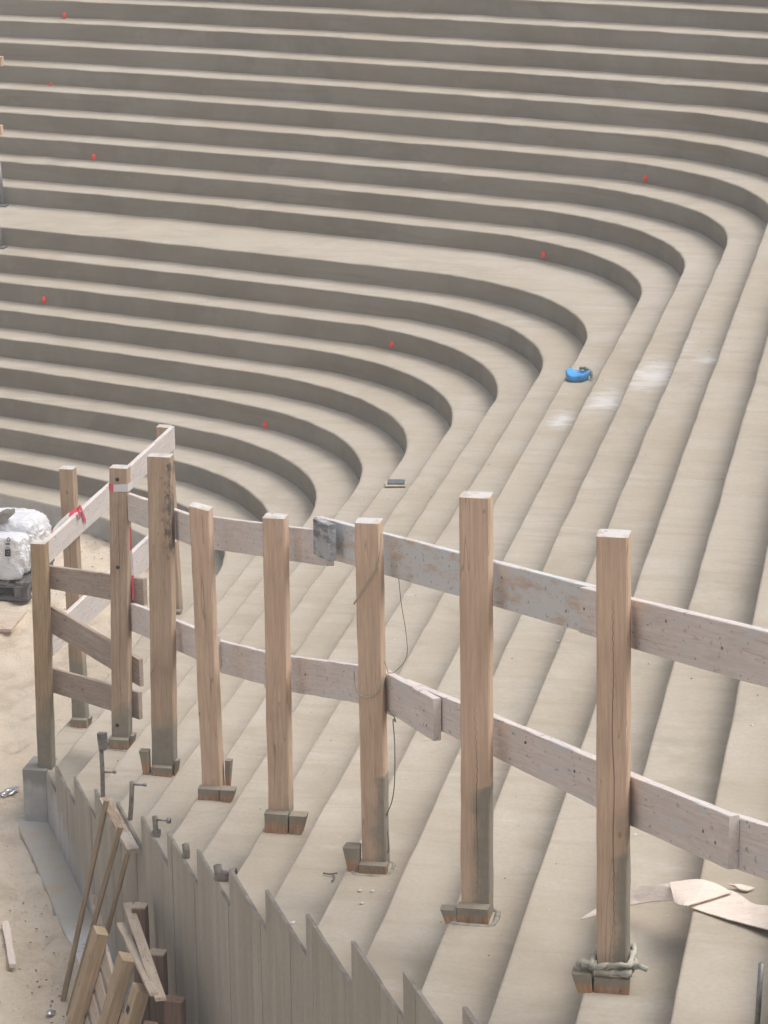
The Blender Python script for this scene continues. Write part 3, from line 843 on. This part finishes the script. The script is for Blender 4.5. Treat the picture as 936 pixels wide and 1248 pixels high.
# levels: the sheet runs from step 15 (left) across step 16 to step 17 (right)
sheet([[zq(708, 1119, 14.03), zq(760, 1087, 14.5), zq(800, 1078, 14.85), zq(842, 1076, 15.10)],
       [zq(709, 1120, 14.03), zq(768, 1103, 14.42), zq(815, 1097, 14.80), zq(848, 1101, 15.06)]], 'veneer_sheet',
      'pale torn veneer sheet arching over a step edge behind the nearest post', grp='loose veneer sheets')
sheet([[zq(816, 1075, 15.02), zq(858, 1072, 15.14), zq(893, 1087, 15.13)],
       [zq(822, 1100, 15.00), zq(832, 1103, 15.10), zq(838, 1103, 15.12)]], 'veneer_sheet',
      'peach coloured veneer piece lying on top between the other two sheets', grp='loose veneer sheets')
sheet([[zq(858, 1082, 15.07), zq(893, 1086, 15.08), zq(921, 1102, 15.16), zq(952, 1103, 15.30)],
       [zq(836, 1103, 15.04), zq(874, 1116, 15.05), zq(911, 1126, 15.09), zq(952, 1136, 15.20)]], 'veneer_sheet',
      'whitish veneer sheet running off the right edge of the view', grp='loose veneer sheets')
sheet([[zq(888, 1077, 15.09), zq(905, 1078, 15.07), zq(921, 1082, 15.04)],
       [zq(895, 1080, 15.06), zq(908, 1085, 15.05), zq(918, 1083, 15.03)]], 'veneer_chip', 'tiny loose veneer chip beyond the whitish sheet')
# bar standing at the lower right
a = on_z(922, 1260, 15.0); tp = on_plane(928, 1174, (0, a.y, 0), Vector((0, 1, 0)))
mb = MB(); tube(mb, [a, tp], .045, 8); tag(mb.build('steel_bar', M['steel'], smooth=True), 'thin grey steel bar standing up from a step at the lower right corner', 'bar')
# twig by the sixth post
a = on_z(393, 1064, 9.02); mb = MB()
tube(mb, smooth_path([on_z(394, 1064, 9.04), on_z(402, 1065, 9.05), on_z(411, 1064, 9.06)], 4), .02, 5); tube(mb, smooth_path([on_z(405, 1065, 9.04), on_z(408, 1070, 9.04), on_z(404, 1074, 9.03)], 4), .016, 5)
tag(mb.build('wire_offcut', M['wire'], smooth=True), 'dark forked wire offcut on the step left of the sixth post', 'wire')

# ------------------------------------------------------------------ steel pins along the wall top
def pin(xb, yb, xt, yt, arm, label, r=.07, off=.12, blob=None, mat='rust'):
    w0 = wall_pt(0, off)
    a = on_plane(xb, yb, w0, WN); t = on_plane(xt, yt, (0, a.y, 0), Vector((0, 1, 0)))
    root = empty('steel_pin', a, label, 'steel pin', 'steel pins along the wall top')
    mb = MB(); tube(mb, [a - Vector((0, 0, .3)), a, (a+t)/2 + Vector((.01, 0, 0)), t], r, 8); mb.build('rod', M[mat], root, smooth=True)
    for (x1, y1, x2, y2, hr) in arm:
        u = on_plane(x1, y1, (0, a.y-.02, 0), Vector((0, 1, 0))); v = on_plane(x2, y2, (0, a.y-.05, 0), Vector((0, 1, 0)))
        mb = MB(); tube(mb, [u, v], .034, 8); d = (v-u).normalized(); tube(mb, [v, v+d*.08], hr, 8)
        mb.build('bolt', M['steel'], root, smooth=True)
    if blob:
        x, y, s_ = blob; u = on_plane(x, y, (0, a.y, 0), Vector((0, 1, 0))); mb = MB()
        beam(mb, u - Vector((0, 0, s_)), u + Vector((0, 0, s_)), (1, 0, 0), .24, .2, 3, wob=.05); mb.build('clamp', M['rust'], root)
pin(125.5, 972, 123.5, 914, [(127, 941, 138, 941, .05)], 'tall steel pin with a clamp on top, highest along the wall', blob=(124.5, 903, .26))
pin(158.5, 1001, 161, 953, [(163, 956, 175, 956.5, .05)], 'plain steel pin with a bright bolt near its tip, second from the left')
pin(190, 1024, 188.5, 995, [(191, 999, 204, 1000, .085)], 'short steel pin carrying a long bolt with a dark nut', r=.075, blob=(190.5, 1018, .15))
pin(227, 1046, 226, 1029, [], 'stubby steel pin without any bolt', r=.10)
pin(267, 1075, 265, 1055, [(268, 1064, 284, 1062, .09)], 'thick stubby pin with a cement-caked bolt lying to its right', r=.11, blob=(272, 1068, .12))

# ------------------------------------------------------------------ timber leaning on the wall at the lower left
def wl(x, y, off): return on_plane(x, y, wall_pt(0, off), WN)
def gz(x, y, z=-1.93): return on_z(x, y, z)
FRM = empty('formwork_frame', gz(80, 1215), 'open frame of thin sticks under a speckled bar leaning on the wall', 'frame')
mb = MB(); bt, bb = wl(128, 974, -.25), wl(162, 1037, -.25)
beam(mb, bt, bb, (0, 0, 1), .14, .34, 8, wob=.025, cham=.015); mb.build('top_bar', M['osb'], FRM)
for (x1, y1), (x2, y2), tt in (((130, 975), (77, 1219), None), ((147, 1007), (84, 1236), None), ((156, 1038), (119, 1180), 1.2)):
    a = wl(x1, y1, -.38)
    b_ = gz(x2, y2) if tt is None else None
    if b_ is None:
        b_ = on_z(x2, y2, -.6)
    mb = MB(); beam(mb, a, b_, (1, 0, 0), .145, .17, 10, wob=.012); mb.build('stick', M['stick'], FRM)

# pallet: three thick battens over thin cross boards
n_out = -WN
def pal_pts(x, y, off): return wl(x, y, -off)
PA = pal_pts(123, 1134, 1.75)
lean = (n_out*.30 + Vector((0, 0, -.95))).normalized()
Lp = (PA.z + 1.9)/.89*1.0
pn_ = WD.cross(lean).normalized()
if pn_.dot(n_out) < 0: pn_ = -pn_
PAL = empty('pallet', PA + lean*Lp, 'small wooden pallet of thick battens leaning on the sawtooth wall', 'pallet', 'pallets')
tops = [PA]
for x, y in ((154.5, 1166), (172, 1204)):
    d = ray(x, y); t = (PA-O).dot(pn_)/d.dot(pn_); tops.append(O + d*t)
tops.append(tops[2] + (tops[2]-tops[1])*.95 + lean*.2)
for i, tpt in enumerate(tops):
    L_ = (tpt.z + 1.9)/.89
    mb = MB(); beam(mb, tpt, tpt + lean*L_, WD, .58, .34, 10, cham=.02, wob=.012, seed=i*2.3); bo = mb.build('batten', M['pallet'], PAL)
    if i == 2:
        for j, dx in enumerate((-.06, .0, .06)):
            mk = MB(); c0 = tpt + lean*.62 + pn_*.184 + WD*dx*1.6; beam(mk, c0 - lean*.09, c0 + lean*.09, WD, .03 if j != 1 else .05, .012, 1, cham=.003, wob=0); mk.build('stamp_mark', M['black'], bo)
w0 = min((t-PA).dot(WD) for t in tops) - .3; w1 = max((t-PA).dot(WD) for t in tops) + .3
for s in (.3, .95, 1.6, 2.25, 2.9):
    if s > Lp-.2: continue
    sk = .0
    c0 = PA + lean*(s+.25) - pn_*.24
    m0 = c0 + WD*w0; m1 = c0 + WD*w1 + lean*1.1
    mb = MB(); beam(mb, m0, m1, lean, .46, .10, 6, wob=.012); mb.build('cross_board', M['pale_plank'], PAL)

# loose planks leaning behind the pallet
mb = MB(); a = wl(156, 1102, -.55); b_ = wl(196, 1218, -1.6); b_.z = b_.z
beam(mb, a, b_, n_out, .27, .09, 8); tag(mb.build('plank', M['pale_plank']), 'long pale plank slanting across the upright timbers by the wall', 'plank', 'loose pale planks')
mb = MB(); a = wl(147, 1126, -.9); b_ = wl(188, 1212, -1.7)
beam(mb, a, b_, n_out, .22, .09, 8); tag(mb.build('plank', M['pale_plank']), 'shorter pale plank tucked behind the pallet battens', 'plank', 'loose pale planks')
mb = MB(); a = wl(113, 1093, -.5); b_ = wl(124, 1135, -1.0)
beam(mb, a, b_, n_out, .20, .09, 5); tag(mb.build('plank', M['pale_plank']), 'pale plank end showing between the thin sticks', 'plank', 'loose pale planks')
# three dark upright timbers
for x, y, wpx, off, lb in ((168.5, 1106, 17, .5, 'dark upright timber with a pale top, farthest of the three by the wall'),
                           (190, 1163, 20, .62, 'dark upright timber with a pale top, middle one by the wall'),
                           (210, 1219, 25, .85, 'reddish brown upright timber nearest the camera by the wall')):
    c = wl(x, y, -off); w = wpx/pxh(c)
    zb = -1.95
    root = empty('timber', (c.x, c.y, zb), lb, 'timber', 'dark upright timbers by the wall')
    mb = MB(); beam(mb, (c.x, c.y+.16, zb), (c.x, c.y+.16, c.z-.04), (1, 0, 0), w, .36, 8); mb.build('shaft', M['timber_dark'], root)
    if 'reddish' not in lb:
        mb = MB(); beam(mb, (c.x, c.y+.16, c.z-.045), (c.x, c.y+.16, c.z), (1, 0, 0), w*1.01, .364, 2); mb.build('sawn_top', M['pale_plank'], root)

# ------------------------------------------------------------------ sand floor: sacks on a pallet, boards, foil
def gp(x, y):
    z = -1.7
    for _ in range(6):
        P = on_z(x, y, z); z = ground_z(P.x, P.y)
    return P
c = gp(12, 733)
SP = empty('pallet', c, 'grey old pallet under the white sacks on the sand', 'pallet', 'pallets')
gzv = c.z
xr = gp(37, 733).x
for i, yy in enumerate((0.05, 1.5, 2.9)):
    mb = MB(); beam(mb, (xr-6, c.y+yy+.15, gzv+.12), (xr-.02, c.y+yy+.15, gzv+.12), (0, 1, 0), .5, .14, 6); mb.build('runner', M['pallet_dark'], SP)
    for xx in (xr-.35, xr-2.6, xr-5):
        mb = MB(); beam(mb, (xx, c.y+yy+.15, gzv+.19), (xx, c.y+yy+.15, gzv+.60), (1, 0, 0), .6, .42, 2); mb.build('block', M['pallet_dark'], SP)
    mb = MB(); beam(mb, (xr-6, c.y+yy+.12, gzv+.67), (xr, c.y+yy+.12, gzv+.67), (0, 1, 0), .5, .13, 6); mb.build('stringer', M['pallet_dark'], SP)
for i in range(7):
    mb = MB(); xx = xr-.25-i*.92; beam(mb, (xx, c.y-.1, gzv+.80), (xx, c.y+3.3, gzv+.80), (1, 0, 0), .6, .12, 3); mb.build('deck_board', M['pallet_dark'], SP)
def sack(cx, cy, z0, sx, sy, sz, label, seed, name='plastic_sack', pinch=.0):
    bm = bmesh.new(); bmesh.ops.create_cube(bm, size=2.0)
    bmesh.ops.subdivide_edges(bm, edges=bm.edges[:], cuts=22, use_grid_fill=True)
    vs = []; fs = []
    for v in bm.verts:
        d = v.co.copy(); L = (abs(d.x)**8 + abs(d.y)**8 + abs(d.z)**8)**(1/8); d = d/L
        nn = mnoise.noise(d*1.3+Vector((seed, 0, 0)))*.11 + mnoise.noise(d*3.2+Vector((0, seed, 0)))*.07 + abs(mnoise.noise(d*5.0+Vector((0, 0, seed))))*.07 + abs(mnoise.noise(d*11.0+Vector((0, 0, seed))))*.03
        tp = 1 - pinch*max(0, d.z)**2
        vs.append(Vector((cx + d.x*sx*(1+nn)*tp, cy + d.y*sy*(1+nn)*tp, z0 + sz + d.z*sz*(1+nn*.6)*(1-.1*d.x*seed*.2))))
    for f in bm.faces: fs.append(tuple(v.index for v in f.verts))
    zlow = min(v.z for v in vs)
    for v in vs: v.z = max(v.z, z0)
    bm.free(); mb = MB(); mb.add(vs, fs)
    return mb.build(name, M['sack'], smooth=False)
zs = gzv + .87
a = on_plane(55, 700, (0, c.y+1.9, 0), Vector((0, 1, 0)))
SK2 = sack(a.x-1.75, c.y+2.2, zs, 1.55, 1.2, 1.1, '', 1.0, pinch=.12)
tag(SK2, 'bulging white plastic sack standing at the back of the pallet', 'sack', 'white plastic sacks')
e_ = on_plane(31, 690, (0, c.y+.3, 0), Vector((0, 1, 0)))
SKR = empty('plastic_sack', (e_.x-1.6, c.y+.5, zs), 'white plastic sack with black printed marks on its front', 'sack', 'white plastic sacks')
mb_o = sack(e_.x-1.62, c.y+.55, zs, 1.55, .55, .92, '', 2.0)
mb_o.name = 'sack_body'; mb_o.parent = SKR; mb_o.location = mb_o.location - SKR.location
# printed marks on the front of the sack (triangle sign, bars and a framed symbol)
fy_ = c.y + .55 - .615
def mk(x, y): return on_plane(x, y, (0, fy_, 0), Vector((0, 1, 0)))
def strip(pts, r, m, nm='print_mark'):
    mb = MB(); ps = [mk(*p) for p in pts]
    for a_, b_ in zip(ps[:-1], ps[1:]): beam(mb, a_, b_, (0, 0, 1) if abs((b_-a_).z) < abs((b_-a_).x) else (1, 0, 0), r, .03, 1, cham=.004, wob=0)
    o = mb.build(nm, m, SKR); return o
strip([(8.0, 658.5), (10.2, 655), (12.6, 658.5), (10.2, 660), (8, 658.5)], .025, M['black'])
strip([(7, 663), (12, 663)], .05, M['black'])
strip([(7.5, 667), (11.5, 667)], .03, M['grey_print'])
strip([(6.3, 670.5), (12.4, 670.5)], .06, M['black']); strip([(6.3, 677), (12.6, 677)], .07, M['black']); strip([(7, 670), (7, 677)], .06, M['black']); strip([(12, 670), (12, 677)], .05, M['black']); strip([(9, 672), (10.2, 675)], .06, M['black'])
strip([(8, 682.5), (12, 682.5)], .025, M['grey_print']); strip([(9, 685.5), (12, 685.5)], .02, M['grey_print'])
# slab of broken concrete on the sacks
mb = MB(); q1 = on_plane(17, 623, (0, c.y+1.2, 0), Vector((0, 1, 0))); q2 = on_plane(-25, 645, (0, c.y+1.0, 0), Vector((0, 1, 0)))
secs = []
for i in range(9):
    t = i/8; p_ = q2.lerp(q1, t); s_ = (1.0 if t < .75 else 1.0-(t-.75)*2.2)
    secs.append((p_ + Vector((0, 0, .04*mnoise.noise(Vector((i*1.1, 2, 3))))), Vector((0, .30*s_, 0)), Vector((0, 0, .22*s_*(1+.3*mnoise.noise(Vector((i, 5, 5))))))))
loft(mb, secs, .08, wob=.05, seed=3.0); tag(mb.build('stone_slab', M['stone']), 'broken grey stone slab lying on top of the white sacks', 'slab')
# board lying on the sand
P1, P2, P3 = gp(33, 748), gp(14, 771), gp(-30, 745)
mb = MB(); w = [P1, P2, P2 + (P3-P1), P3]
vs = [v + Vector((0, 0, .14)) for v in w] + [v + Vector((0, 0, .01)) for v in w]
mb.add(vs, [(0, 1, 2, 3), (7, 6, 5, 4), (0, 4, 5, 1), (1, 5, 6, 2), (2, 6, 7, 3), (3, 7, 4, 0)], [(v.x*.7, v.y*.3, v.z) for v in vs])
tag(mb.build('plywood_board', M['pale_plank']), 'pale plywood board lying flat on the sand in front of the sacks', 'board')
mb = MB(); a, b_ = gp(7, 1128), gp(16, 1181); a.z += .10; b_.z += .10
beam(mb, a, b_, (1, 0, 0), .22, .12, 5, wob=.02); tag(mb.build('wood_offcut', M['veneer']), 'short pinkish wood offcut lying on the sand at the left', 'offcut')
# crumpled foil
c0 = gp(12, 968); bm = bmesh.new(); bmesh.ops.create_icosphere(bm, subdivisions=3, radius=1)
mb = MB(); vs = []
for v in bm.verts:
    d = v.co; nn = .35*mnoise.noise(d*2.2) + .25*mnoise.noise(d*5.5)
    vs.append(c0 + Vector((d.x*.20 + d.y*.16, d.y*.42, .10 + d.z*.12))*1.0 + Vector((d.x*nn*.2, d.y*nn*.3, d.z*nn*.12)))
mb.add(vs, [tuple(x.index for x in f.verts) for f in bm.faces]); bm.free()
tag(mb.build('foil_scrap', M['alu']), 'crumpled scrap of shiny foil on the sand beside the end block', 'foil')
c0 = gp(62, 1236); bm = bmesh.new(); bmesh.ops.create_icosphere(bm, subdivisions=2, radius=1)
mb = MB(); vs = []
for v in bm.verts:
    d = v.co; nn = .4*mnoise.noise(d*2.0+Vector((9, 0, 0))); vs.append(c0 + Vector((d.x*.13, d.y*.16, .05+d.z*.07))*(1+nn))
mb.add(vs, [tuple(x.index for x in f.verts) for f in bm.faces]); bm.free()
tag(mb.build('foil_scrap', M['alu']), 'tiny silver scrap on the sand by the foot of the pallet', 'foil')

# grit and chips
def pebble(mb, c, r, rnd):
    a = [Vector((rnd.uniform(-1, 1), rnd.uniform(-1, 1), rnd.uniform(-.2, 1))).normalized() for _ in range(7)]
    vs = [c + Vector((v.x*r*rnd.uniform(.6, 1.4), v.y*r*rnd.uniform(.6, 1.6), v.z*r*.6)) for v in
          (Vector((1, 0, 0)), Vector((.3, .95, 0)), Vector((-.8, .6, 0)), Vector((-.8, -.6, 0)), Vector((.3, -.95, 0)), Vector((0, 0, 1)), Vector((0, 0, -.6)))]
    fs = [(i, (i+1) % 5, 5) for i in range(5)] + [((i+1) % 5, i, 6) for i in range(5)]
    mb.add(vs, fs)
rnd = random.Random(11); mb = MB()
for i in range(230):
    x, y = rnd.uniform(-10, 120), 760 + 500*rnd.random()**.8
    if rnd.random() < .45: x, y = rnd.gauss(60, 25), rnd.gauss(1140, 60)
    P = gp(x, y)
    if (P - wall_pt(0)).dot(WN) > -1.15: continue
    pebble(mb, P + Vector((0, 0, .04)), rnd.choice((.015, .02, .02, .03, .045)), rnd)
for i in range(220):
    x, y = rnd.uniform(60, 180), rnd.uniform(655, 760); P = gp(x, y); pebble(mb, P + Vector((0, 0, .03)), rnd.choice((.02, .03, .045)), rnd)
tag(mb.build('grit', M['grit']), 'scattered dark grit and wood crumbs over the sand', 'grit', kind='stuff')
rnd = random.Random(5); mb = MB()
for x, y, k in ((438, 1086, 10), (454, 1087, 10), (474, 1087, 10), (441, 1101, 10), (357, 1125, 9), (704, 970, 13), (680, 782, 11), (701, 902, 12), (774, 1018, 14), (760, 1010, 13)):
    P = on_z(x, y, k); pebble(mb, P + Vector((0, 0, .02)), rnd.choice((.03, .04, .06)), rnd)
for i in range(200):
    k = rnd.randint(2, 18); q_ = Q0 + k*T + rnd.uniform(.3, 1.5); p_ = WS*q_ + WC + rnd.uniform(1.5, 45)
    if p_ > 100: continue
    q_ += max(0, PC + EC*k + (EL if k >= 10 else 0) - p_)**2*9.25e-5
    pebble(mb, Vector((q_, p_, k+.01)), rnd.choice((.012, .018, .025, .035)), rnd)
tag(mb.build('concrete_chips', M['chip']), 'tiny pale concrete chips scattered on the steps', 'chips', kind='stuff')
mb = MB()
for i in range(170):
    k = rnd.randint(2, 20); q_ = Q0 + k*T + rnd.uniform(.2, 1.55); p_ = WS*q_ + WC + rnd.uniform(1.5, 60)
    if p_ > 105: continue
    q_ += max(0, PC + EC*k + (EL if k >= 10 else 0) - p_)**2*9.25e-5
    pebble(mb, Vector((q_, p_, k+.01)), rnd.choice((.012, .018, .024, .03)), rnd)
tag(mb.build('dark_crumbs', M['grit']), 'tiny dark crumbs scattered on the steps', 'crumbs', kind='stuff')

# ------------------------------------------------------------------ light, sky, camera
SUN_EL = R(63)
w = bpy.data.worlds.new('World'); scene.world = w; w.use_nodes = True
nt = w.node_tree; nt.nodes.clear()
out = nt.nodes.new('ShaderNodeOutputWorld'); bg = nt.nodes.new('ShaderNodeBackground'); sky = nt.nodes.new('ShaderNodeTexSky')
sky.sky_type = 'NISHITA'; sky.sun_disc = False; sky.sun_elevation = SUN_EL
sky.air_density = 0.8; sky.dust_density = 9.0; sky.ozone_density = 1.0; sky.altitude = 50
# direction towards the sun in world axes (x = uphill right, y = away)
sd = Vector((1.0, .05, 0)).normalized()
sky.sun_rotation = math.atan2(sd.x, sd.y)
bg.inputs[1].default_value = 0.15
bw = nt.nodes.new('ShaderNodeRGBToBW'); mx = nt.nodes.new('ShaderNodeMix'); mx.data_type = 'RGBA'   # cloud cover greys the blue out
mx.inputs[0].default_value = 0.6
nt.links.new(sky.outputs[0], bw.inputs[0]); nt.links.new(sky.outputs[0], mx.inputs[6]); nt.links.new(bw.outputs[0], mx.inputs[7])
nt.links.new(mx.outputs[2], bg.inputs[0]); nt.links.new(bg.outputs[0], out.inputs[0])
sl = bpy.data.lights.new('sun', 'SUN'); sl.energy = 0.55; sl.angle = R(70); sl.color = (1, .96, .90)
so = bpy.data.objects.new('sun', sl); col.objects.link(so)
dirv = Vector((sd.x*math.cos(SUN_EL), sd.y*math.cos(SUN_EL), math.sin(SUN_EL)))
so.rotation_euler = dirv.to_track_quat('Z', 'Y').to_euler(); so.location = (0, 10, 30)

# hazy air: one closed box round the camera and everything built
hm = bpy.data.materials.new('hazy_air'); hm.use_nodes = True; ht = hm.node_tree; ht.nodes.clear()
ho = ht.nodes.new('ShaderNodeOutputMaterial'); hv = ht.nodes.new('ShaderNodeVolumePrincipled')
hv.inputs['Color'].default_value = (.90, .94, 1.0, 1); hv.inputs['Density'].default_value = HAZE; hv.inputs['Anisotropy'].default_value = 0.1
ht.links.new(hv.outputs[0], ho.inputs['Volume'])
lo = Vector((qs[0]-10, ps[0]-10, -11)); hi = Vector((qs[-1]+10, ps[-1]+10, HC+4))
mb = MB(); mb.add([(x, y, z) for x in (lo.x, hi.x) for y in (lo.y, hi.y) for z in (lo.z, hi.z)],
                  [(0, 1, 3, 2), (4, 6, 7, 5), (0, 4, 5, 1), (2, 3, 7, 6), (0, 2, 6, 4), (1, 5, 7, 3)])
tag(mb.build('haze', hm), 'thin pale haze in the air over the whole building site', 'haze', kind='stuff')
cam = bpy.data.cameras.new('camera'); co = bpy.data.objects.new('camera', cam); col.objects.link(co)
Rv = Vector((ca, sa, 0)); Uv = Vector((-sa*st_, ca*st_, ct)); Fv = Vector((-sa*ct, ca*ct, -st_))
c_, s_ = math.cos(RO), math.sin(RO)
Xc = Rv*c_ - Uv*s_; Yc = Rv*s_ + Uv*c_; Zc = -Fv
m = Matrix((Xc, Yc, Zc)).transposed().to_4x4(); m.translation = O*S
co.matrix_world = m
cam.sensor_fit = 'HORIZONTAL'; cam.sensor_width = 36; cam.lens = F/936*36; cam.clip_start = .1; cam.clip_end = 5000
scene.camera = co
vs_ = scene.view_settings; vs_.view_transform = 'Standard'; vs_.look = 'None'; vs_.gamma = 1; vs_.exposure = 0.22; vs_.use_curve_mapping = False
scene.render.resolution_x = 768; scene.render.resolution_y = 1024
scene.cycles.use_denoising = True
